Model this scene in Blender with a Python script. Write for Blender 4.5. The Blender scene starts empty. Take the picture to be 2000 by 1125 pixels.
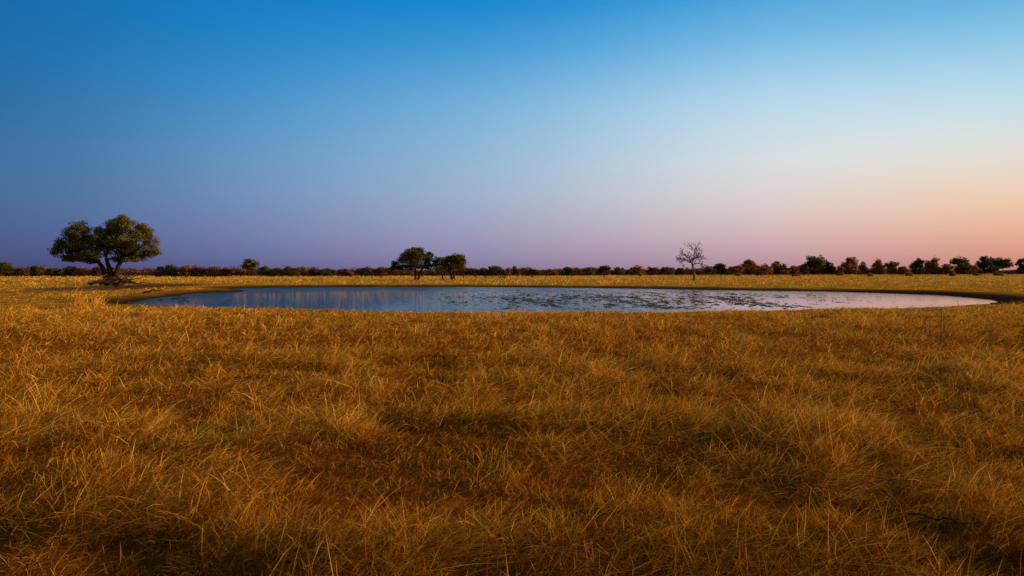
import bpy, math, random
import numpy as np
from mathutils import Vector
random.seed(7); RS=np.random.RandomState(11)
C=bpy.context.scene.collection
F=1333.0; HC=2.0; HZ=528.0; WZ=-0.25

# ---------- noise ----------
_T=np.random.RandomState(3).rand(8,256,256)
def vnoise(x,y,scale,seed=0):
    t=_T[seed%8]; x=np.asarray(x,float)/scale+37.3*seed+1000; y=np.asarray(y,float)/scale+11.7*seed+1000
    xi=np.floor(x).astype(int); yi=np.floor(y).astype(int); fx=x-xi; fy=y-yi
    fx=fx*fx*(3-2*fx); fy=fy*fy*(3-2*fy)
    a=t[xi%256,yi%256]; b=t[(xi+1)%256,yi%256]; c=t[xi%256,(yi+1)%256]; d=t[(xi+1)%256,(yi+1)%256]
    return 2*((a*(1-fx)+b*fx)*(1-fy)+(c*(1-fx)+d*fx)*fy)-1
def fbm(x,y,s,seed=0): return .55*vnoise(x,y,s,seed)+.3*vnoise(x,y,s/2.1,seed+1)+.15*vnoise(x,y,s/4.3,seed+2)
def sstep(t): t=np.clip(t,0,1); return t*t*(3-2*t)

# ---------- pond outline (world metres) ----------
pix=[(250,592),(285,586),(330,580),(375,574),(415,572),(450,571.5),(474,569),(470,566),(445,564.5),(500,562.5),(620,561),(800,560),(1000,561),(1200,563),(1400,566),(1600,569),(1750,573),(1880,580),(1945,588),
     (1920,594),(1850,600),(1750,605),(1500,611),(1300,615),(1000,616),(800,614),(600,610),(450,606),(330,601),(270,597)]
def wp(px,py,h): Y=F*h/(py-HZ); return ((px-1000)/F*Y,Y)
ctrl=[wp(a,b,HC-WZ) for a,b in pix]
poly=[]
n=len(ctrl)
for i in range(n):
    p0,p1,p2,p3=[np.array(ctrl[(i+k-1)%n]) for k in range(4)]
    for t in (0,.33,.66):
        poly.append(.5*((2*p1)+(-p0+p2)*t+(2*p0-5*p1+4*p2-p3)*t*t+(-p0+3*p1-3*p2+p3)*t**3))
poly=np.array(poly)
def sdist(x,y):
    x=np.asarray(x,float); y=np.asarray(y,float)
    best=np.full(x.shape,1e18); ins=np.zeros(x.shape,bool)
    for i in range(len(poly)):
        ax,ay=poly[i]; bx,by=poly[(i+1)%len(poly)]
        dx,dy=bx-ax,by-ay; t=np.clip(((x-ax)*dx+(y-ay)*dy)/(dx*dx+dy*dy+1e-9),0,1)
        d=(x-ax-t*dx)**2+(y-ay-t*dy)**2; best=np.minimum(best,d)
        cond=((ay>y)!=(by>y))
        with np.errstate(divide='ignore',invalid='ignore'):
            xx=(bx-ax)*(y-ay)/(by-ay+1e-12)+ax
        ins^=cond&(x<xx)
    s=np.sqrt(best); s=np.where(ins,-s,s)
    s=s+.35*vnoise(x,y,3.5,4)+.2*vnoise(x,y,1.2,5)
    bx,by=wp(498,599,2.2); s=np.maximum(s,.35-np.sqrt(((x-bx)/1.9)**2+((y-by)/.8)**2)*.6)
    return s
def ground_z(x,y,s=None):
    if s is None: s=sdist(x,y)
    r=np.hypot(x,y)
    out=WZ+.25*sstep(s/2.2)+.05*fbm(x,y,6,1)*sstep(s/3)*np.clip(60/r,.3,1)
    return np.where(s<0,WZ+np.maximum(-.5,s*.15),out)
def gz(x,y): return float(ground_z(np.array([x]),np.array([y]))[0])

# ---------- mesh helpers ----------
def build(name,V,Fc,mat,parent=None,attrs=None,smooth=False,loc=None):
    V=np.ascontiguousarray(V,dtype=np.float32); Fc=np.ascontiguousarray(Fc,dtype=np.int32)
    me=bpy.data.meshes.new(name); k=Fc.shape[1]
    me.vertices.add(len(V)); me.vertices.foreach_set('co',V.ravel())
    me.loops.add(Fc.size); me.loops.foreach_set('vertex_index',Fc.ravel())
    me.polygons.add(len(Fc)); me.polygons.foreach_set('loop_start',np.arange(0,Fc.size,k,dtype=np.int32))
    me.update(calc_edges=True)
    if smooth: me.polygons.foreach_set('use_smooth',np.ones(len(Fc),bool))
    for an,av in (attrs or {}).items():
        a=me.attributes.new(an,'FLOAT','POINT'); a.data.foreach_set('value',np.ascontiguousarray(av,dtype=np.float32))
    me.materials.append(mat)
    o=bpy.data.objects.new(name,me); C.objects.link(o)
    if parent is not None: o.parent=parent
    if loc is not None: o.location=loc
    return o
def tag(o,label=None,cat=None,group=None,kind=None):
    if label: o['label']=label
    if cat: o['category']=cat
    if group: o['group']=group
    if kind: o['kind']=kind
    return o
def empty(name,loc,label,cat,group=None):
    o=bpy.data.objects.new(name,None); C.objects.link(o); o.location=loc; o.empty_display_size=.3
    return tag(o,label,cat,group)
def tubes(lst,sides=6):
    """lst of (points, r0, r1) -> V,F quads"""
    Vs=[];Fs=[];off=0
    for pts,r0,r1 in lst:
        P=np.array(pts,float); m=len(P)
        T=np.gradient(P,axis=0); T/=np.linalg.norm(T,axis=1)[:,None]+1e-9
        up=np.array([0,1,0.]) if abs(T[0][1])<.9 else np.array([1,0,0.])
        A=np.cross(T,up); A/=np.linalg.norm(A,axis=1)[:,None]+1e-9; B=np.cross(T,A)
        R=r0+(r1-r0)*np.linspace(0,1,m)
        ang=np.arange(sides)*2*math.pi/sides
        V=P[:,None,:]+R[:,None,None]*(np.cos(ang)[None,:,None]*A[:,None,:]+np.sin(ang)[None,:,None]*B[:,None,:])
        Vs.append(V.reshape(-1,3))
        for i in range(m-1):
            for j in range(sides):
                a=off+i*sides+j; b=off+i*sides+(j+1)%sides
                Fs.append((a,b,b+sides,a+sides))
        off+=m*sides
    return np.concatenate(Vs),np.array(Fs)
def curve(p,q,bow,k=5,wob=0):
    p=np.array(p,float);q=np.array(q,float); out=[]
    L=np.linalg.norm(q-p)
    for i in range(k):
        t=i/(k-1); c=p*(1-t)+q*t+np.array(bow)*math.sin(math.pi*t)
        if 0<i<k-1: c=c+RS.normal(0,wob*L,3)
        out.append(c)
    return out

# ---------- materials ----------
def newmat(name):
    m=bpy.data.materials.new(name); m.use_nodes=True; nt=m.node_tree; nt.nodes.clear(); return m,nt,nt.nodes,nt.links
def ramp(N,stops,interp='LINEAR'):
    r=N.new('ShaderNodeValToRGB'); e=r.color_ramp.elements; r.color_ramp.interpolation=interp
    while len(e)<len(stops): e.new(.5)
    for i,(p,c) in enumerate(stops): e[i].position=p; e[i].color=(*c,1)
    return r
def leafmat(name,stops,trans=.3,nscale=None):
    m,nt,N,L=newmat(name)
    at=N.new('ShaderNodeAttribute'); at.attribute_name='tone'
    r=ramp(N,stops); L.new(at.outputs['Fac'],r.inputs[0])
    d=N.new('ShaderNodeBsdfDiffuse'); t=N.new('ShaderNodeBsdfTranslucent'); mx=N.new('ShaderNodeMixShader'); mx.inputs[0].default_value=trans
    L.new(r.outputs[0],d.inputs[0]); L.new(r.outputs[0],t.inputs[0]); L.new(d.outputs[0],mx.inputs[1]); L.new(t.outputs[0],mx.inputs[2])
    o=N.new('ShaderNodeOutputMaterial'); L.new(mx.outputs[0],o.inputs[0]); return m
M={}
M['grass']=leafmat('dry_grass',[(0,(.11,.030,.004)),(.25,(.28,.092,.007)),(.5,(.62,.26,.014)),(.75,(.90,.46,.032)),(1,(.96,.66,.14))],.3)
M['olive']=leafmat('olive_leaves',[(0,(.04,.042,.009)),(.5,(.12,.112,.019)),(1,(.26,.21,.033))],.25)
M['dark']=leafmat('dark_leaves',[(0,(.025,.034,.012)),(.5,(.075,.085,.02)),(1,(.18,.165,.035))],.25)
M['brown']=leafmat('brown_leaves',[(0,(.09,.034,.01)),(.5,(.32,.135,.024)),(1,(.54,.27,.05))],.25)
M['grey']=leafmat('grey_twigs',[(0,(.06,.042,.035)),(.5,(.15,.11,.08)),(1,(.25,.18,.14))],.2)
M['scrub']=leafmat('scrub_leaves',[(0,(.04,.016,.008)),(.5,(.13,.055,.017)),(1,(.27,.12,.028))],.2)
M['weed']=leafmat('pond_weed',[(0,(.10,.065,.03)),(.45,(.20,.14,.05)),(.65,(.12,.15,.03)),(1,(.13,.24,.04))],.2)
def barkmat(name,a,b,sc=3):
    m,nt,N,L=newmat(name)
    tc=N.new('ShaderNodeTexCoord'); mp=N.new('ShaderNodeMapping'); mp.inputs['Scale'].default_value=(sc*3,sc*3,sc)
    no=N.new('ShaderNodeTexNoise'); no.inputs['Scale'].default_value=2; no.inputs['Detail'].default_value=6
    L.new(tc.outputs['Object'],mp.inputs[0]); L.new(mp.outputs[0],no.inputs[0])
    r=ramp(N,[(.3,a),(.7,b)]); L.new(no.outputs[0],r.inputs[0])
    bp=N.new('ShaderNodeBump'); bp.inputs['Distance'].default_value=.04; L.new(no.outputs[0],bp.inputs['Height'])
    p=N.new('ShaderNodeBsdfPrincipled'); p.inputs['Roughness'].default_value=.9; p.inputs['Specular IOR Level'].default_value=.1; L.new(r.outputs[0],p.inputs['Base Color']); L.new(bp.outputs[0],p.inputs['Normal'])
    o=N.new('ShaderNodeOutputMaterial'); L.new(p.outputs[0],o.inputs[0]); return m
M['bark']=barkmat('bark',(.022,.013,.008),(.06,.036,.02))
M['deadwood']=barkmat('dead_wood',(.07,.045,.03),(.19,.13,.085))
M['palewood']=barkmat('pale_dead_wood',(.09,.06,.045),(.24,.165,.12))
M['stump']=barkmat('stump_wood',(.04,.022,.012),(.11,.065,.03))
# ground
m,nt,N,L=newmat('ground_soil'); M['ground']=m
geo=N.new('ShaderNodeNewGeometry')
n1=N.new('ShaderNodeTexNoise'); n1.inputs['Scale'].default_value=.35; n1.inputs['Detail'].default_value=8; L.new(geo.outputs['Position'],n1.inputs[0])
n2=N.new('ShaderNodeTexNoise'); n2.inputs['Scale'].default_value=6; n2.inputs['Detail'].default_value=6; L.new(geo.outputs['Position'],n2.inputs[0])
straw=ramp(N,[(.3,(.24,.095,.010)),(.5,(.52,.24,.020)),(.7,(.75,.39,.035))]); L.new(n1.outputs[0],straw.inputs[0])
soil=ramp(N,[(.3,(.20,.042,.005)),(.7,(.42,.11,.014))]); L.new(n2.outputs[0],soil.inputs[0])
dirt=ramp(N,[(.3,(.10,.048,.016)),(.7,(.24,.12,.038))]); L.new(n2.outputs[0],dirt.inputs[0])
mud=ramp(N,[(.3,(.024,.012,.006)),(.7,(.07,.036,.015))]); L.new(n2.outputs[0],mud.inputs[0])
a1=N.new('ShaderNodeAttribute'); a1.attribute_name='far'; a2=N.new('ShaderNodeAttribute'); a2.attribute_name='mud'; a3=N.new('ShaderNodeAttribute'); a3.attribute_name='bare'
def mix(f,a,b):
    x=N.new('ShaderNodeMix'); x.data_type='RGBA'; L.new(f,x.inputs[0]); L.new(a,x.inputs[6]); L.new(b,x.inputs[7]); return x.outputs[2]
c=mix(a1.outputs['Fac'],soil.outputs[0],straw.outputs[0]); c=mix(a3.outputs['Fac'],c,dirt.outputs[0]); c=mix(a2.outputs['Fac'],c,mud.outputs[0])
bp=N.new('ShaderNodeBump'); bp.inputs['Distance'].default_value=.05; bp.inputs['Strength'].default_value=.6; L.new(n2.outputs[0],bp.inputs['Height'])
p=N.new('ShaderNodeBsdfPrincipled'); p.inputs['Roughness'].default_value=.95; p.inputs['Specular IOR Level'].default_value=0
L.new(c,p.inputs['Base Color']); L.new(bp.outputs[0],p.inputs['Normal'])
o=N.new('ShaderNodeOutputMaterial'); L.new(p.outputs[0],o.inputs[0])
# water: wind-rippled at the left end, calmer to the right
m,nt,N,L=newmat('pond_water'); M['water']=m
geo=N.new('ShaderNodeNewGeometry'); mp=N.new('ShaderNodeMapping'); mp.inputs['Scale'].default_value=(.55,1.8,1); L.new(geo.outputs['Position'],mp.inputs[0])
w1=N.new('ShaderNodeTexNoise'); w1.inputs['Scale'].default_value=2.6; w1.inputs['Detail'].default_value=3; L.new(mp.outputs[0],w1.inputs[0])
mp2=N.new('ShaderNodeMapping'); mp2.inputs['Scale'].default_value=(.06,.20,1); L.new(geo.outputs['Position'],mp2.inputs[0])
pn=N.new('ShaderNodeTexNoise'); pn.inputs['Scale'].default_value=1; pn.inputs['Detail'].default_value=2; L.new(mp2.outputs[0],pn.inputs[0])
pr=N.new('ShaderNodeMapRange'); pr.inputs[1].default_value=.35; pr.inputs[2].default_value=.65; pr.inputs[3].default_value=.75; pr.inputs[4].default_value=1; L.new(pn.outputs[0],pr.inputs[0])
sx=N.new('ShaderNodeSeparateXYZ'); L.new(geo.outputs['Position'],sx.inputs[0])
fx=N.new('ShaderNodeValToRGB'); fx.color_ramp.interpolation='EASE'; e=fx.color_ramp.elements
xm=N.new('ShaderNodeMapRange'); xm.inputs[1].default_value=-30; xm.inputs[2].default_value=40; L.new(sx.outputs[0],xm.inputs[0]); L.new(xm.outputs[0],fx.inputs[0])
for _ in range(4): e.new(.5)
for i,(x_,v_) in enumerate([(-30,1),(-12,.9),(-6,.14),(-3,.14),(3,.28),(14,.012)]): e[i].position=(x_+30)/70; e[i].color=(v_,v_,v_,1)
fy=N.new('ShaderNodeMapRange'); fy.inputs[1].default_value=48; fy.inputs[2].default_value=70; fy.inputs[3].default_value=.0; fy.inputs[4].default_value=.05; L.new(sx.outputs[1],fy.inputs[0])
sm=N.new('ShaderNodeMath'); sm.operation='ADD'; L.new(fx.outputs[0],sm.inputs[0]); L.new(fy.outputs[0],sm.inputs[1])
ml=N.new('ShaderNodeMath'); ml.operation='MULTIPLY'; L.new(sm.outputs[0],ml.inputs[0]); L.new(pr.outputs[0],ml.inputs[1])
hm=N.new('ShaderNodeMath'); hm.operation='MULTIPLY'; L.new(w1.outputs[0],hm.inputs[0]); L.new(ml.outputs[0],hm.inputs[1])
bp=N.new('ShaderNodeBump'); bp.inputs['Distance'].default_value=.30; L.new(hm.outputs[0],bp.inputs['Height'])
p=N.new('ShaderNodeBsdfPrincipled'); p.inputs['Base Color'].default_value=(.01,.12,.18,1); p.inputs['Roughness'].default_value=.03; p.inputs['IOR'].default_value=1.33
L.new(bp.outputs[0],p.inputs['Normal'])
o=N.new('ShaderNodeOutputMaterial'); L.new(p.outputs[0],o.inputs[0])

# ---------- bare patches ----------
patches=[(*wp(560,800,HC),.35),(*wp(1720,655,HC),.9)]
def barefield(x,y):
    b=np.zeros(np.shape(x))
    for a,c_,r in patches: b=np.maximum(b,.55*(1-sstep((np.hypot(x-a,(y-c_)*.8)-r*.5)/(r*.8))))
    lx,ly=wp(250,560,HC); d=np.hypot((x-lx)/8.5,(y-ly)/22)+.3*vnoise(x,y,6,2)
    b=np.maximum(b,1-sstep((d-.6)/.45))
    lx,ly=wp(300,583,HC); d=np.hypot((x-lx)/5,(y-ly)/8)+.25*vnoise(x,y,4,3)
    b=np.maximum(b,.85*(1-sstep((d-.6)/.4)))
    return b
# ---------- ground ----------
radii=np.concatenate([[0.01],np.geomspace(1.2,9000,620)])
fine=np.linspace(-50,50,620); coarse=np.concatenate([np.arange(52,308,4.0)])
angs=np.radians(np.concatenate([fine,coarse])); na=len(angs); nr=len(radii)
RR,AA=np.meshgrid(radii,angs,indexing='ij'); X=RR*np.sin(AA); Y=RR*np.cos(AA)
s=sdist(X,Y); Z=ground_z(X,Y,s)
idx=np.arange(nr*na).reshape(nr,na); nx=np.roll(idx,-1,axis=1)
Fq=np.stack([idx[:-1],nx[:-1],nx[1:],idx[1:]],-1).reshape(-1,4)
def mudwidth(x,y): return 1.0+1.6*sstep((y-60)/20)+1.6*sstep((x-16)/8)*sstep((75-y)/10)+5*sstep((x-25)/7)*sstep((y-38)/5)*sstep((75-y)/10)+1.5*sstep((-x-17)/6)
shore=sstep(1-(s-.3)/(mudwidth(X,Y)+.6))
g=build('ground',np.stack([X,Y,Z],-1).reshape(-1,3),Fq[:,::-1],M['ground'],attrs={'far':sstep((RR-20)/20).ravel(),'mud':shore.ravel(),'bare':(barefield(X,Y)*sstep((RR-12)/20)).ravel()},smooth=True)
tag(g,'flat savanna ground running to the horizon','ground',kind='structure')
# ---------- water ----------
cen=poly.mean(0); pw=cen+(poly-cen)*1.05
V=np.concatenate([[[cen[0],cen[1],WZ]],np.column_stack([pw,np.full(len(pw),WZ)])]); k=len(pw)
Ft=np.array([(0,1+i,1+(i+1)%k) for i in range(k)])
w=build('water',V,Ft,M['water']); tag(w,'shallow waterhole reflecting the evening sky','water',kind='structure')
if w.data.polygons[0].normal.z<0: w.data.flip_normals()

# ---------- grass ----------
def blades(cx,cy,nb,H,dirn,lean,tone,spread,width,zb=None,mat=.45,jit=.85,rootdark=.4):
    n=len(cx); I=np.repeat(np.arange(n),nb); m=len(I)
    ox=RS.normal(0,1,m); oy=RS.normal(0,1,m); bx=cx[I]+ox*spread[I]; by=cy[I]+oy*spread[I]
    z0=(ground_z(bx,by) if zb is None else np.full(m,zb))-.02
    low=RS.rand(m)<mat
    rad=np.hypot(ox,oy)
    h=H[I]*RS.uniform(.5,1.25,m)*np.clip(1.3-.36*rad,.35,1.25); az=dirn[I]+RS.normal(0,jit,m)+np.where(low,RS.normal(0,1.2,m),0)
    ln=lean[I]*RS.uniform(.2,1.7,m)
    vz=np.where(low,RS.uniform(.05,.45,m),1.0); hz_=np.where(low,RS.uniform(.45,.9,m),1.0); zo=np.where(low,H[I]*RS.uniform(0,.5,m),0)
    ln=np.where(low,np.maximum(ln,.8),ln)
    dx=np.cos(az)+.5*ox; dy=np.sin(az)+.5*oy; q=np.hypot(dx,dy)+1e-6; dx/=q; dy/=q; az=np.arctan2(dy,dx)
    dr=RS.uniform(.0,.75,m)*np.clip(ln*1.2,0,1)
    cu=RS.normal(0,.2,m)*h
    sa=az+math.pi/2+RS.normal(0,.8,m); sx=np.cos(sa); sy=np.sin(sa)
    wd=width[I]*RS.uniform(.4,1.5,m)
    tn=np.clip(tone[I]+RS.normal(0,.27,m)+np.where(low,-.03,0.02),0,1)
    V=np.zeros((m,7,3),np.float32); T=np.zeros((m,7),np.float32)
    for j,t in enumerate((0,.38,.72,1.0)):
        hx=h*hz_*(ln*(.5*t+.6*t*t)); cs=cu*math.sin(math.pi*t*1.3)
        px=bx+dx*hx-dy*cs; py=by+dy*hx+dx*cs; pz=z0+zo+h*vz*(t-dr*t*t)
        ww=wd*(1-.45*t)*.5; tt=tn*(1-rootdark+rootdark*min(1,t*1.4))  # roots toned darker: decayed bases, plus painted shade for gaps between tufts
        if j<3:
            V[:,2*j,0]=px-sx*ww; V[:,2*j,1]=py-sy*ww; V[:,2*j,2]=pz
            V[:,2*j+1,0]=px+sx*ww; V[:,2*j+1,1]=py+sy*ww; V[:,2*j+1,2]=pz+ww*.5
            T[:,2*j]=tt; T[:,2*j+1]=tt
        else: V[:,6,0]=px; V[:,6,1]=py; V[:,6,2]=pz; T[:,6]=tt
    base=(np.arange(m)*7)[:,None,None]
    tri=np.array([(0,1,3),(0,3,2),(2,3,5),(2,5,4),(4,5,6)])[None]
    return V.reshape(-1,3),(base+tri).reshape(-1,3),T.ravel()
bands=[(2.4,5.5,3600,38),(5.5,9,5600,26),(9,16,9600,17),(16,36,13000,14),(36,75,5500,12),(75,240,13000,9),(240,420,3500,6)]
VV=[];FF=[];TT=[];off=0
for y0,y1,nc,nb in bands:
    yy=np.sqrt(RS.uniform(y0*y0,y1*y1,nc)); xx=RS.uniform(-1,1,nc)*(yy*.86+1.5)
    sd=sdist(xx,yy); br=barefield(xx,yy)
    mound=(.6*vnoise(xx,yy,.8,0)+.5*vnoise(xx,yy,.38,2)) if y0<34 else fbm(xx,yy,7,0)
    big=vnoise(xx,yy,3.2,7)
    keep=(sd>mudwidth(xx,yy)+.3*RS.rand(nc))&(RS.rand(nc)>br*.97)
    xx,yy,sd,mound,br,big=[a[keep] for a in (xx,yy,sd,mound,br,big)]
    H=.215*np.clip(1+1.1*mound+.25*big,.48,2.0)*RS.uniform(.55,1.4,len(xx))*np.clip(.35+.14*(sd-.8),.35,1)*(1-.5*br)
    if y0>70: H*=1.5
    dirn=.1+2.2*fbm(xx,yy,.7,3)+RS.normal(0,.9,len(xx))
    lean=np.clip(1.0+.6*vnoise(xx,yy,.6,5),.3,1.8)
    tone=.51+.20*fbm(xx,yy,2.0,6)+.22*mound+RS.normal(0,.12,len(xx))-.24*(1-sstep((yy-3)/6))+.16*sstep((yy-12)/22)+.16*sstep((yy-60)/25)  # near-camera term paints a vignette's darkening into the blade colour
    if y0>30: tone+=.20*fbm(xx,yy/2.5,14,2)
    spread=np.clip(.045+.0042*yy,.05,.9)*RS.uniform(.7,1.3,len(xx))
    width=.0009+.00080*yy
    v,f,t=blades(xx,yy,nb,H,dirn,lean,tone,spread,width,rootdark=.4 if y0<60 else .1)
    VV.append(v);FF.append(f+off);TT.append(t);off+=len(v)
# flyaway long stalks close by
nc=2000; yy=np.sqrt(RS.uniform(2.6**2,26**2,nc)); xx=RS.uniform(-1,1,nc)*(yy*.86+1); sd=sdist(xx,yy); kk=sd>4; xx=xx[kk];yy=yy[kk]
v,f,t=blades(xx,yy,3,np.full(len(xx),.30),RS.normal(.2,1.1,len(xx)),np.full(len(xx),.8),.62+.2*sstep((yy-3)/8),np.full(len(xx),.12),.0006+.0005*yy,mat=.35)
VV.append(v);FF.append(f+off);TT.append(t);off+=len(v)
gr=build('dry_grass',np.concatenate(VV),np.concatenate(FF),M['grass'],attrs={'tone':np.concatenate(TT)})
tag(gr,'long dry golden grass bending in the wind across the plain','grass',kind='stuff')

# ---------- pond weed ----------
VV=[];FF=[];TT=[];off=0
nW=170000; py=RS.uniform(566,604,nW); px=RS.uniform(760,1800,nW)
Yw=F*(HC-WZ)/(py-HZ); Xw=(px-1000)/F*Yw
band=1-np.hypot((px-1250)/(370+110*vnoise(Xw,Yw,5,6)),(py-586)/18)
dens=.6*vnoise(Xw,Yw*.3,1.3,4)+.9*vnoise(Xw,Yw*.3,.28,5)+.8*vnoise(Xw,Yw*.4,.14,2)+1.5*np.clip(band,-1,.40)-.68
kk=(dens>RS.uniform(.0,.5,len(px)))&(sdist(Xw,Yw)<-.8); Xw=Xw[kk];Yw=Yw[kk];pyk=py[kk]; m_=len(Xw)
green=np.clip(.24+.45*vnoise(Xw,Yw*.4,2.5,1)+.4*sstep((pyk-587)/12)+RS.normal(0,.16,m_),0,1)
a=RS.uniform(0,6.28,m_); r=RS.uniform(.02,.06,m_)*np.clip(Yw/45,.8,1.6)
Q=np.zeros((m_,6,3))
for j in range(6):
    rr=r*RS.uniform(.5,1.2,m_); Q[:,j,0]=Xw+rr*np.cos(a+j*math.pi/3)*1.5; Q[:,j,1]=Yw+rr*np.sin(a+j*math.pi/3)*1.5; Q[:,j,2]=WZ+.006+RS.uniform(0,.012,m_)
fb=(np.arange(m_)*6)[:,None,None]+np.array([(0,1,2),(0,2,3),(0,3,4),(0,4,5)])[None]
VV.append(Q.reshape(-1,3));FF.append(fb.reshape(-1,3));TT.append(np.repeat(green,6));off=m_*6
sel=RS.rand(m_)<.45
v,f,t=blades(Xw[sel],Yw[sel],2,np.full(sel.sum(),.06),RS.uniform(0,6,sel.sum()),np.full(sel.sum(),.4),green[sel],np.full(sel.sum(),.04),np.full(sel.sum(),.045),zb=WZ,rootdark=0)
VV.append(v);FF.append(f+off);TT.append(t)
pwd=build('pond_weed',np.concatenate(VV),np.concatenate(FF),M['weed'],attrs={'tone':np.concatenate(TT)})
tag(pwd,'green and brown weed floating in patches on the pond','water weed',kind='stuff')

# ---------- trees ----------
def leaves(lobes,size,dens=4.0,flat=.8):
    """lobes: (x,y,z,rx,ry,rz) local metres"""
    VV=[];TT=[]
    for (x,y,z,rx,ry,rz) in lobes:
        nl=max(40,int(dens*math.pi*rx*rz/(size*size*.42))); kc=int(18+RS.randint(8))
        d=RS.normal(0,1,(kc,3)); d/=np.linalg.norm(d,axis=1)[:,None]; d*=RS.uniform(.25,.88,(kc,1))
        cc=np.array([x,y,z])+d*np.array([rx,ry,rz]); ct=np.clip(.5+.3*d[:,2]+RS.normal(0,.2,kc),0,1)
        I=RS.randint(0,kc,nl); o_=RS.normal(0,1,(nl,3)); o_/=np.linalg.norm(o_,axis=1)[:,None]; o_*=RS.uniform(0,1,(nl,1))**.4
        cr=RS.uniform(.28,.48,kc)[I][:,None]
        P=cc[I]+o_*cr*np.array([rx,ry,rz*flat])
        A=RS.normal(0,1,(nl,3)); A/=np.linalg.norm(A,axis=1)[:,None]; B=np.cross(A,RS.normal(0,1,(nl,3))); B/=np.linalg.norm(B,axis=1)[:,None]
        sz=size*RS.uniform(.5,1.15,(nl,1))
        V=np.stack([P-A*sz*.6,P-B*sz*.42,P+A*sz*.6,P+B*sz*.42],1)
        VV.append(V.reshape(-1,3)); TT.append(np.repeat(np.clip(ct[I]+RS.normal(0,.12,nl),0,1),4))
    V=np.concatenate(VV); return V,np.arange(len(V)).reshape(-1,4),np.concatenate(TT)
def tree(name,label,cat,bpx,Yd,lobes,stems,mat,leaf=3.0,dens=4.0,r0=.3,group=None,sep_limbs=False,bark='bark'):
    s_=Yd/F; bx=(bpx-1000)*s_; bz=gz(bx,Yd)
    root=empty(name,(bx,Yd,bz),label,cat,group)
    cv=lambda a,b,dy=0:np.array([(a-bpx)*s_,dy,HC+(HZ-b)*s_-bz])
    L3=[]
    for (a,b,ra,rb) in lobes:
        c_=cv(a,b,RS.uniform(-.5,.5)*max(r_[2] for r_ in lobes)*s_*1.2); L3.append((c_[0],c_[1],c_[2],ra*s_,ra*s_,rb*s_))
    tips=[]
    for st in stems:
        pts=[cv(a,b,RS.uniform(-.3,.3)) for a,b in st]; pts[0][2]=-.15; pts[0][1]=0
        P=[]
        for i in range(len(pts)-1):
            for t in (0,.5): P.append(pts[i]*(1-t)+pts[i+1]*t)
        P.append(pts[-1]); tips.append((P[-1],len(P)))
        flare=[(P,r0,r0*.55),([P[0]-np.array([0,0,.1]),P[0]+(P[1]-P[0])*.5],r0*1.3,r0*.95)]
        V,Fc=tubes(flare,8); build('trunk',V,Fc,M[bark],root,smooth=True)
    tw=[]
    for l in L3:
        c_=np.array(l[:3]); tp=min(tips,key=lambda q:np.linalg.norm(q[0]-c_))[0]
        limb=curve(tp-np.array([0,0,.1]),c_,(0,0,-.04*np.linalg.norm(c_-tp)),6,.02)
        T_=[(limb,r0*.36,r0*.1)]
        for q in range(6):
            e=c_+RS.uniform(-.7,.7,3)*np.array(l[3:]); T_.append((curve(limb[3+q%3],e,(0,0,0),4,.05),r0*.12,r0*.05))
        if sep_limbs:
            V,Fc=tubes(T_,6); build('limb',V,Fc,M[bark],root,smooth=True)
        else: tw+=T_
    if tw: V,Fc=tubes(tw,5); build('limbs',V,Fc,M[bark],root,smooth=True)
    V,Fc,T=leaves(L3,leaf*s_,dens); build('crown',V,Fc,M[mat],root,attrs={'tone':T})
    return root
tree('broad_tree','largest tree, broad dark crown in two domes on forked trunks above dead wood','tree',219,114,
 [(126,478,20,18),(146,461,24,20),(172,450,24,18),(119,492,15,12),(142,488,28,19),(172,474,32,25),(211,441,24,19),(242,436,31,18),(268,448,24,22),(281,470,20,24),(300,491,19,11),(252,470,36,28),(226,466,30,28),(204,484,28,20),(246,492,36,18),(278,498,24,13),(196,460,22,24),(158,502,28,14),(188,498,22,14),(132,503,18,9),(228,505,20,9),(264,507,20,8),(172,511,14,7)],
 [[(209,551),(206,534),(200,520),(190,508)],[(227,551),(229,533),(232,519),(239,506)],[(218,551),(217,533),(213,518),(209,504)]],'olive',2.4,4.4,.5,sep_limbs=True)
tree('round_tree','dark round leafy tree standing in the middle, tallest of the central three','tree',812,140,
 [(810,496,28,15),(789,504,18,14),(834,501,16,14),(808,510,34,13),(770,516,11,8),(778,523,16,7),(836,515,13,10),(812,489,20,8),(802,521,26,8),(768,524,9,6),(830,522,14,6)],
 [[(811,547),(812,532),(810,516)],[(816,547),(821,532),(828,517)]],'dark',2.3,5.0,.27,sep_limbs=True)
tree('spreading_tree','olive spreading tree at the right of the central three, lower and flatter topped','tree',886,141,
 [(888,503,21,8),(874,509,17,12),(900,508,13,11),(886,515,25,11),(897,521,13,7),(880,523,18,7)],[[(887,546),(887,532),(885,518)],[(883,546),(880,532),(875,520)]],'olive',2.3,5.0,.24,sep_limbs=True)
tree('slender_tree','smallest olive tree squeezed in the middle of the central three','tree',866,139,
 [(856,508,12,8),(851,516,11,10),(863,518,11,9),(856,525,12,6)],[[(866,546),(863,532),(858,520)]],'olive',2.3,4.6,.18)
tree('lone_tree','small umbrella shaped tree alone on the skyline between the big tree and central trees','tree',497,205,
 [(491,512,16,7),(480,519,10,8),(502,516,10,8),(488,521,16,8),(494,528,10,5)],[[(497,541),(498,531),(492,519)]],'olive',2.4,4.0,.22)
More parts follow.
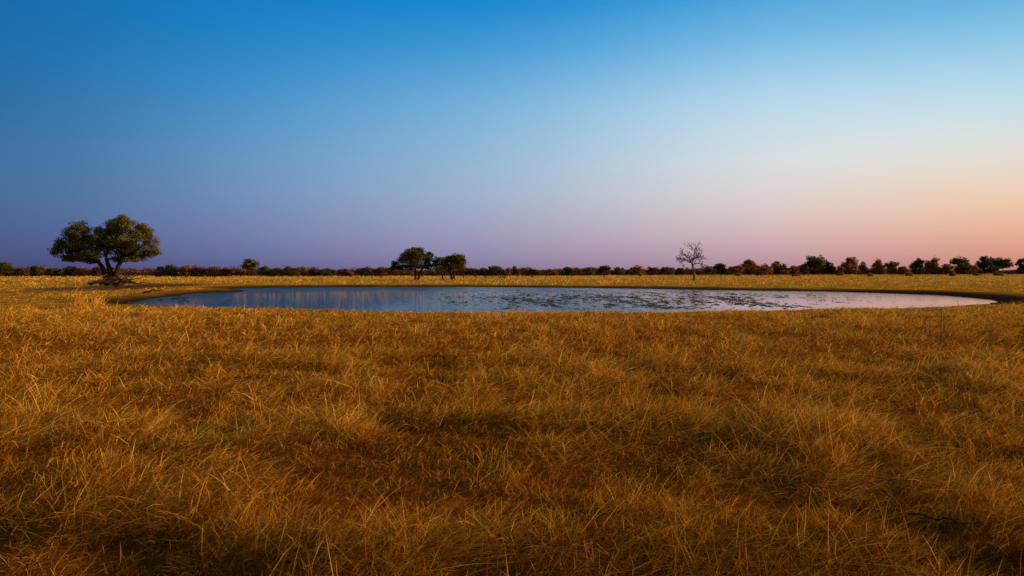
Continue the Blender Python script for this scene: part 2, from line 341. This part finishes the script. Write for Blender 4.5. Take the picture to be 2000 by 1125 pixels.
# bare tree
def bare():
    Yd=131; s_=Yd/F; bx=(1356-1000)*s_; bz=gz(bx,Yd)
    root=empty('bare_tree',(bx,Yd,bz),'leafless dead tree with twisted branches beyond the pond','tree')
    trunk=[np.array(q) for q in [(0,0,-.15),(-.02,0,.9),(-.12,.05,1.9),(-.3,0,2.7),(-.42,0,3.4)]]
    V,Fc=tubes([(trunk,.26,.16),([trunk[0],np.array((0,0,.5))],.38,.23)],8); build('trunk',V,Fc,M['palewood'],root,smooth=True)
    def grow(p,d,L,r,lev,out):
        bend=RS.normal(0,.17*L,3); q=p+d*L+bend*.5; mid=(p+q)/2+bend; out.append(([p,mid,q],r,r*.65))
        if lev==0: return
        for k in range(3):
            nd=d+RS.normal(0,.68,3)+np.array([0,0,.03]); nd/=np.linalg.norm(nd)
            grow(q if k<2 else mid,nd,L*RS.uniform(.45,1.0),max(r*.64,.03),lev-1,out)
    starts=[(4,(-.8,.1,.5),1.3),(4,(.05,-.2,1),1.25),(4,(.6,.2,.9),1.2),(3,(.85,-.1,.35),1.2),(2,(-.9,.2,.2),1.2),(4,(-.35,.3,1),1.25),(2,(.8,.3,.3),1.0)]
    for i,d,L_ in starts:
        d=np.array(d,float); d/=np.linalg.norm(d); out=[]; grow(trunk[i],d,L_,.12,4 if i>2 else 3,out)
        V,Fc=tubes(out,5); build('branch',V,Fc,M['palewood'],root,smooth=True)
bare()
# skyline trees and bushes
def rand_lobes(px,top,wd,base,bush):
    h=base-top; n_=4 if wd<26 else 6; k_=RS.uniform(-.12,.12)*wd; out=[(px+k_,top+h*.28,wd*RS.uniform(.26,.36),h*.26),(px,top+h*.55,wd*.40,h*.26)]
    for i in range(n_):
        t=(i+.5)/n_*2-1; out.append((px+t*wd*.38+RS.uniform(-1.5,1.5),top+h*RS.uniform(.28,.62),wd*RS.uniform(.16,.27),h*RS.uniform(.18,.28)))
    if bush: out+=[(px-wd*.22,base-h*.22,wd*.3,h*.22),(px+wd*.22,base-h*.22,wd*.3,h*.22)]
    return out
def depth_at(px): return float(np.interp(px,[0,400,1000,1400,2000],[208,214,235,300,345]))
def sky(name,label,px,top,wd,mat,group=None,cat='tree',dy=0,bush=False,Yd=None):
    Yd=Yd or depth_at(px)-6+dy; base=HZ+HC*F/Yd
    st=[[(px,base),(px+RS.uniform(-1,1),base-(base-top)*.35),(px+RS.uniform(-2,2),base-(base-top)*.5)]]
    return tree(name,label,cat,px,Yd,rand_lobes(px,top,wd,base,bush),st,mat,1.7,3.8,(.2 if wd>28 else .14) if wd>15 else .07,group)
S=[('skyline_tree','dark rounded tree cut by the left edge of the picture',12,507,50,'dark',0),
('skyline_tree','small dark dome shaped tree standing just left of the big tree on the skyline',69,516,22,'dark',1),
('skyline_tree','brown tree with tall crown, first of the high ones right of the bare tree',1465,503,38,'brown',1),
('skyline_tree','low russet tree just right of the first tall brown tree',1520,507,32,'brown',1),
('skyline_tree','grey green bush nearest the right side of the bare tree',1408,511,30,'olive',1),
('skyline_tree','widest dark green tree of the right skyline, flat spreading top',1588,496,50,'dark',0),
('skyline_tree','small dark round tree touching the right side of the widest dark tree',1618,507,26,'dark',1),
('skyline_tree','upright rusty brown tree standing clear right of the small round dark tree',1658,498,34,'brown',1),
('skyline_tree','thin greyish nearly leafless tree between two brown trees on the right skyline',1686,508,22,'grey',0),
('skyline_tree','left one of two side by side low rusty trees right of the greyish tree',1716,505,27,'brown',1),
('skyline_tree','right one of two side by side low rusty trees right of the greyish tree',1740,508,26,'brown',1),
('skyline_tree','compact dark green tree between the low rusty pair and a brown tree',1792,501,28,'dark',1),
('skyline_tree','brown tree leaning against the compact dark green tree on its right side',1820,501,30,'brown',1),
('skyline_tree','broad olive tree left of the narrow dark tree near the right edge',1878,499,40,'olive',1),
('skyline_tree','narrow tall dark tree, highest near the right edge',1922,496,28,'dark',1),
('skyline_tree','wide dark tree with flat crown, second from the right edge',1958,500,40,'dark',0),
('skyline_tree','dark tree cut by the right edge of the picture',1995,502,24,'dark',1)]
for nm,lb,px,tp,wd,mt,bu in S: sky(nm,lb,px,tp,wd,mt,bush=bool(bu),dy=-3)
Gp=[('low dark bush on the skyline hard against the left of the big tree trunk','bushes beside the big tree',[(133,517,24,'dark'),(160,518,22,'brown'),(186,518,22,'scrub'),(100,522,26,'scrub')]),
('low dark bush on the skyline between the big tree and the lone umbrella tree','bushes right of the big tree',[(312,519,22,'scrub'),(336,515,30,'dark'),(362,516,26,'brown'),(388,521,30,'scrub'),(418,523,28,'brown'),(440,523,26,'scrub')]),
('low dark bush on the skyline between the lone umbrella tree and the central trees','bushes left of the central trees',[(515,518,22,'dark'),(540,523,24,'scrub'),(566,516,28,'olive'),(592,518,26,'brown'),(615,522,22,'scrub'),(640,522,26,'dark'),(672,524,24,'scrub'),(712,522,26,'dark'),(742,523,24,'scrub')]),
('low bush on the skyline between the central trees and the bare tree','bushes between the central trees and the bare tree',[(925,523,20,'dark'),(945,522,22,'scrub'),(967,518,24,'dark'),(990,521,20,'brown'),(1006,518,14,'dark'),(1040,524,26,'scrub'),(1075,524,26,'brown'),(1110,519,16,'dark'),(1150,521,22,'olive'),(1180,517,24,'scrub'),(1208,520,26,'olive'),(1244,517,30,'brown'),(1272,520,24,'scrub'),(1302,519,28,'olive'),(1330,521,24,'scrub')]),
('low bush filling a gap in the skyline trees right of the bare tree','bushes among the right skyline trees',[(1385,519,24,'olive'),(1436,516,28,'brown'),(1495,514,26,'brown'),(1546,517,28,'brown'),(1566,516,22,'olive'),(1637,519,20,'brown'),(1764,519,22,'brown'),(1848,514,28,'brown'),(1902,515,20,'brown'),(1940,516,20,'olive')])]
for lb,gp,ls in Gp:
    for px,tp,wd,mt in ls: sky('skyline_bush',lb,px,tp,wd+4,mt,gp,'bush',dy=-5,bush=True)
for px,tp,wd,mt,Yd in [(1440,531,14,'brown',225),(1482,530,16,'scrub',230),(1552,533,18,'brown',205),(1640,531,14,'olive',225),(1700,532,13,'brown',215),(1775,531,16,'brown',225),(1860,532,14,'scrub',215),(1905,531,16,'brown',225),(1950,530,18,'brown',225)]:
    sky('low_shrub','small brownish shrub on the golden grass in front of the right skyline trees',px,tp,wd,mt,'small shrubs before the right skyline','shrub',bush=True,Yd=Yd)
# ---------- far scrub mass ----------
nC=1600; pxs=RS.uniform(-350,2350,nC); Yd=np.array([depth_at(p_) for p_ in pxs])+RS.uniform(4,90,nC); lob=[]
hh=2.3+1.1*vnoise(pxs,Yd,45,1)+RS.uniform(-.3,.8,nC)
for i in range(nC):
    k=float(np.interp(pxs[i],[1200,1500],[1,1.05]))
    z=hh[i]*k; w_=RS.uniform(1.8,4.0); lob.append(((pxs[i]-1000)/F*Yd[i],Yd[i],z*.45,w_,w_,z*.55))
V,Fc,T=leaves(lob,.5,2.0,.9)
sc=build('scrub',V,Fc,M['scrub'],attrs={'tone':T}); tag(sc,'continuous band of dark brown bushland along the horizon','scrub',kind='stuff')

# ---------- dead wood ----------
def log(name,label,group,px,py_,ang,Lg,r,forks=2,tilt=.15,mat='deadwood',up=0.0,cat='dead branch'):
    x,y=wp(px,py_,HC); z=gz(x,y); root=empty(name,(x,y,z),label,cat,group)
    d=np.array([math.cos(ang),math.sin(ang),tilt]); p=np.array([0,0,r*.6+up])-d*Lg/2*np.array([1,1,0]); q=p+d*Lg
    st=curve(p,q,(0,0,.05*Lg),7,.035); V,Fc=tubes([(st,r,r*.35)],7); build('stem',V,Fc,M[mat],root,smooth=True)
    for i in range(forks):
        b=st[2+i%4]; e=b+np.array([math.cos(ang+RS.choice([-1,1])*.8),math.sin(ang+.8),RS.uniform(.2,.9)])*Lg*RS.uniform(.2,.4)
        T_=[(curve(b,e,(0,0,.03*Lg),4,.05),r*.45,r*.15)]
        V,Fc=tubes(T_,5); build('side_branch',V,Fc,M[mat],root,smooth=True)
    return root
for i,(a,b,an,Lg,r,f) in enumerate([(205,556,.1,4.5,.2,3),(235,558,-.3,5,.22,3),(222,554,2.6,3.6,.16,3),(258,560,.2,4.2,.15,2),(195,552,.5,3.2,.13,3),(248,555,-.1,3.8,.14,2),(275,562,.3,3.,.1,2),(212,560,2.9,3,.12,3),(186,555,1.0,2.2,.09,2),(230,552,.8,3.,.12,3),
    (226,557,.0,4.2,.24,3),(214,553,-.5,3.4,.22,3),(240,553,3.0,4.0,.2,3),(202,558,.3,3.0,.18,2)]):
    log('dead_branch','weathered dead branch in the tangle heaped under the largest tree','dead branches heaped under the largest tree',a,b,an,Lg,r*.9,f,tilt=RS.uniform(.02,.22),mat='stump' if i%4 else 'deadwood')
log('driftwood','forked piece of driftwood lying on the left bank of the pond',None,345,577,.1,1.9,.07,2,mat='stump')
log('driftwood','short thin driftwood stick left of the forked one on the pond bank',None,322,579,2.9,1.2,.05,1,mat='stump')
log('fallen_log','single dead log on bare earth right of the heap under the largest tree',None,300,573,-.2,2.0,.09,1,mat='stump')
log('fallen_stick','dark stick half buried in the grass at the bottom right corner',None,1850,1070,-.75,.5,.008,0,tilt=.03,mat='stump',up=.19,cat='stick')
def stump(px,py_,h,label,group):
    x,y=wp(px,py_,HC); z=gz(x,y); root=empty('dead_shrub',(x,y,z),label,'dead shrub',group)
    for k in range(3 if h<1.3 else 4):
        d=np.array([RS.uniform(-.6,.6),RS.uniform(-.4,.4),1]); e=d*h*RS.uniform(.6,1)
        V,Fc=tubes([(curve((0,0,-.1),e,(0,0,0),4,.07),.11,.05)],5); build('stem',V,Fc,M['stump'],root,smooth=True)
for ps,lb,gp in [([(632,541),(648,542),(660,541),(686,542),(697,543),(727,541),(745,542)],'short dead shrub on the far plain left of the central trees','dead shrubs left of the central trees'),
 ([(905,543),(930,542),(948,544),(962,543),(975,543),(985,544),(1010,542),(1040,543)],'short dead shrub on the far plain right of the central trees','dead shrubs right of the central trees'),
 ([(405,541),(448,542),(470,541),(545,542),(285,543)],'short dead shrub on the plain either side of the lone umbrella tree','dead shrubs near the lone umbrella tree'),
 ([(1180,541),(1250,540)],'small dead shrub on the open plain left of the bare tree','dead shrubs left of the bare tree')]:
    for a,b in ps: stump(a,b,RS.uniform(.9,1.8),lb,gp)
def stalk(px,py_,h,label):
    x,y=wp(px,py_,HC); z=gz(x,y); root=empty('dry_stalk',(x,y,z),label,'weed stalk')
    st=curve((0,0,-.03),(RS.uniform(-.04,.08)*h,0,h),(0,0,0),7,.012); V,Fc=tubes([(st,.011,.004)],5); build('stem',V,Fc,M['stump'],root,smooth=True)
    T_=[]
    for k in range(8):
        b=st[1+k%5]; e=b+np.array([RS.choice([-1,1])*RS.uniform(.08,.2),RS.uniform(-.1,.1),RS.uniform(.06,.2)])*h; T_.append((curve(b,e,(0,0,0),3,.04),.006,.003))
    V,Fc=tubes(T_,4); build('twigs',V,Fc,M['stump'],root)
stalk(1838,674,1.02,'tallest bare weed stalk rising from the grass at the right')
stalk(1806,660,.6,'shorter bare weed stalk left of the tallest one')
stalk(1584,668,.5,'small bare weed stalk below the right end of the green pond weed')
def tuft(px,py_,h,n_,label):
    x,y=wp(px,py_,HC); z=gz(x,y)
    a=np.zeros(1); v,f,t=blades(a+x,a+y,n_,a+h,a+.3,a+.35,a+.85,a+.22,a+.028,mat=.1)
    v=v-np.array([x,y,z]); o_=build('grass_tuft',v,f,M['grass'],attrs={'tone':t},loc=(x,y,z)); tag(o_,label,'grass tuft')
tuft(150,603,.95,150,'taller pale grass tuft, left one of the pair by the left pond end')
tuft(186,600,.75,110,'shorter pale grass tuft, right one of the pair by the left pond end')

# ---------- sky ----------
cols={-36.87:[(0,(6,103,172)),(100,(15,104,167)),(200,(30,104,161)),(300,(48,106,157)),(380,(62,101,150)),(450,(67,89,140)),(500,(66,77,127)),(528,(60,66,112))],
-20.56:[(0,(2,125,198)),(100,(34,135,201)),(200,(70,147,203)),(300,(100,152,198)),(380,(114,144,188)),(450,(114,129,176)),(500,(104,110,160)),(528,(94,94,140))],
0:[(0,(8,134,208)),(100,(70,158,216)),(200,(122,181,221)),(300,(152,189,216)),(380,(164,182,206)),(450,(164,162,190)),(500,(150,140,174)),(528,(134,120,154))],
20.56:[(0,(70,165,222)),(100,(138,197,232)),(200,(190,219,238)),(300,(217,226,230)),(380,(225,214,211)),(450,(213,186,187)),(500,(194,156,167)),(528,(176,138,150))],
36.87:[(0,(98,179,225)),(100,(156,208,234)),(200,(203,225,235)),(300,(232,223,209)),(380,(242,204,172)),(450,(234,174,141)),(500,(214,147,126)),(528,(194,130,118))]}
def lin(c): return tuple(((v/255)/12.92 if v/255<=.04045 else ((v/255+.055)/1.055)**2.4) for v in c)
ZEN=(70,96,140)
rear=[(528,(92,72,96)),(450,(112,96,132)),(300,(92,112,150)),(0,(80,105,146))]
glow=[(0,(126,188,226)),(200,(206,214,220)),(300,(240,216,186)),(380,(252,196,138)),(450,(252,166,104)),(500,(236,140,92)),(528,(216,122,88))]
tab={-170:rear,-75:[(p_,(c_[0]*.85+12,c_[1]*.82,c_[2]*.82)) for p_,c_ in cols[-36.87]]}; tab.update(cols); tab[58]=glow; tab[100]=cols[20.56]; tab[190]=rear
ZL=np.array([0,.02,.05,.08,.11,.15,.19,.23,.27,.31,.36,.40])
keys=sorted(tab); G=[]
for a_ in keys:
    u=math.tan(math.radians(a_)) if abs(a_)<60 else 0
    zs=[];cs=[]
    for py_,c_ in sorted(tab[a_],key=lambda q:-q[0]):
        v=(HZ-py_)/F; zs.append(v/math.sqrt(1+u*u+v*v)); cs.append(lin(c_))
    zs.append(.7); cs.append(lin(ZEN)); cs=np.array(cs)
    G.append([[np.interp(z,zs,cs[:,k]) for k in range(3)] for z in ZL])
G=np.array(G)
def skyc(a_):   # smoothed over azimuth
    tot=0;ws=0
    for d_ in np.linspace(-9,9,13):
        w_=math.exp(-(d_/5.5)**2); x_=a_+d_
        v=np.array([[np.interp(x_,keys,G[:,i,k]) for k in range(3)] for i in range(len(ZL))]); tot=tot+w_*v; ws+=w_
    return tot/ws
W=bpy.data.worlds.new('World'); bpy.context.scene.world=W; W.use_nodes=True; nt=W.node_tree; N=nt.nodes; L=nt.links; N.clear()
tc=N.new('ShaderNodeTexCoord'); sp=N.new('ShaderNodeSeparateXYZ'); L.new(tc.outputs['Generated'],sp.inputs[0])
at=N.new('ShaderNodeMath'); at.operation='ARCTAN2'; L.new(sp.outputs[0],at.inputs[0]); L.new(sp.outputs[1],at.inputs[1])
zz=N.new('ShaderNodeMapRange'); zz.inputs[1].default_value=0; zz.inputs[2].default_value=.8; L.new(sp.outputs[2],zz.inputs[0])
def mkramp(a_):
    c_=skyc(a_); st=[(z/.8,tuple(c_[i])) for i,z in enumerate(ZL)]+[(1,lin(ZEN))]
    r=ramp(N,st); L.new(zz.outputs[0],r.inputs[0]); return r.outputs[0]
AZ=[-170,-110,-75,-55,-45]+list(np.arange(-39,46,6.0))+[51,58,68,80,100,140,170]
seq=[(a_,mkramp(a_)) for a_ in AZ]
cur=seq[0][1]
for (a0,_),(a1_,c_) in zip(seq[:-1],seq[1:]):
    mr=N.new('ShaderNodeMapRange'); mr.inputs[1].default_value=math.radians(a0); mr.inputs[2].default_value=math.radians(a1_); L.new(at.outputs[0],mr.inputs[0])
    x=N.new('ShaderNodeMix'); x.data_type='RGBA'; L.new(mr.outputs[0],x.inputs[0]); L.new(cur,x.inputs[6]); L.new(c_,x.inputs[7]); cur=x.outputs[2]
b1=N.new('ShaderNodeBackground'); L.new(cur,b1.inputs[0]); b1.inputs[1].default_value=.98
SAZ,SEL=math.radians(86),math.radians(11)
sk=N.new('ShaderNodeTexSky'); sk.sky_type='NISHITA'; sk.sun_disc=False; sk.sun_elevation=SEL; sk.sun_rotation=SAZ
b2=N.new('ShaderNodeBackground'); L.new(sk.outputs[0],b2.inputs[0]); b2.inputs[1].default_value=.003
ad=N.new('ShaderNodeAddShader'); L.new(b1.outputs[0],ad.inputs[0]); L.new(b2.outputs[0],ad.inputs[1])
wo=N.new('ShaderNodeOutputWorld'); L.new(ad.outputs[0],wo.inputs[0])
sun=bpy.data.lights.new('sun','SUN'); sun.energy=5; sun.color=(1,.61,.24); sun.angle=math.radians(4)
so=bpy.data.objects.new('sun',sun); C.objects.link(so)
Sv=Vector((math.sin(SAZ)*math.cos(SEL),math.cos(SAZ)*math.cos(SEL),math.sin(SEL))); so.rotation_euler=Sv.to_track_quat('Z','Y').to_euler(); so.location=(40,0,30)
cam=bpy.data.cameras.new('camera'); cam.lens=24; cam.sensor_width=36; cam.shift_y=-34.5/2000; cam.clip_end=20000; cam.clip_start=.1
co=bpy.data.objects.new('camera',cam); C.objects.link(co); co.location=(0,0,HC); co.rotation_euler=(math.radians(90),0,0)
bpy.context.scene.camera=co
sc_=bpy.context.scene; sc_.view_settings.view_transform='Standard'; sc_.view_settings.look='None'; sc_.view_settings.exposure=0
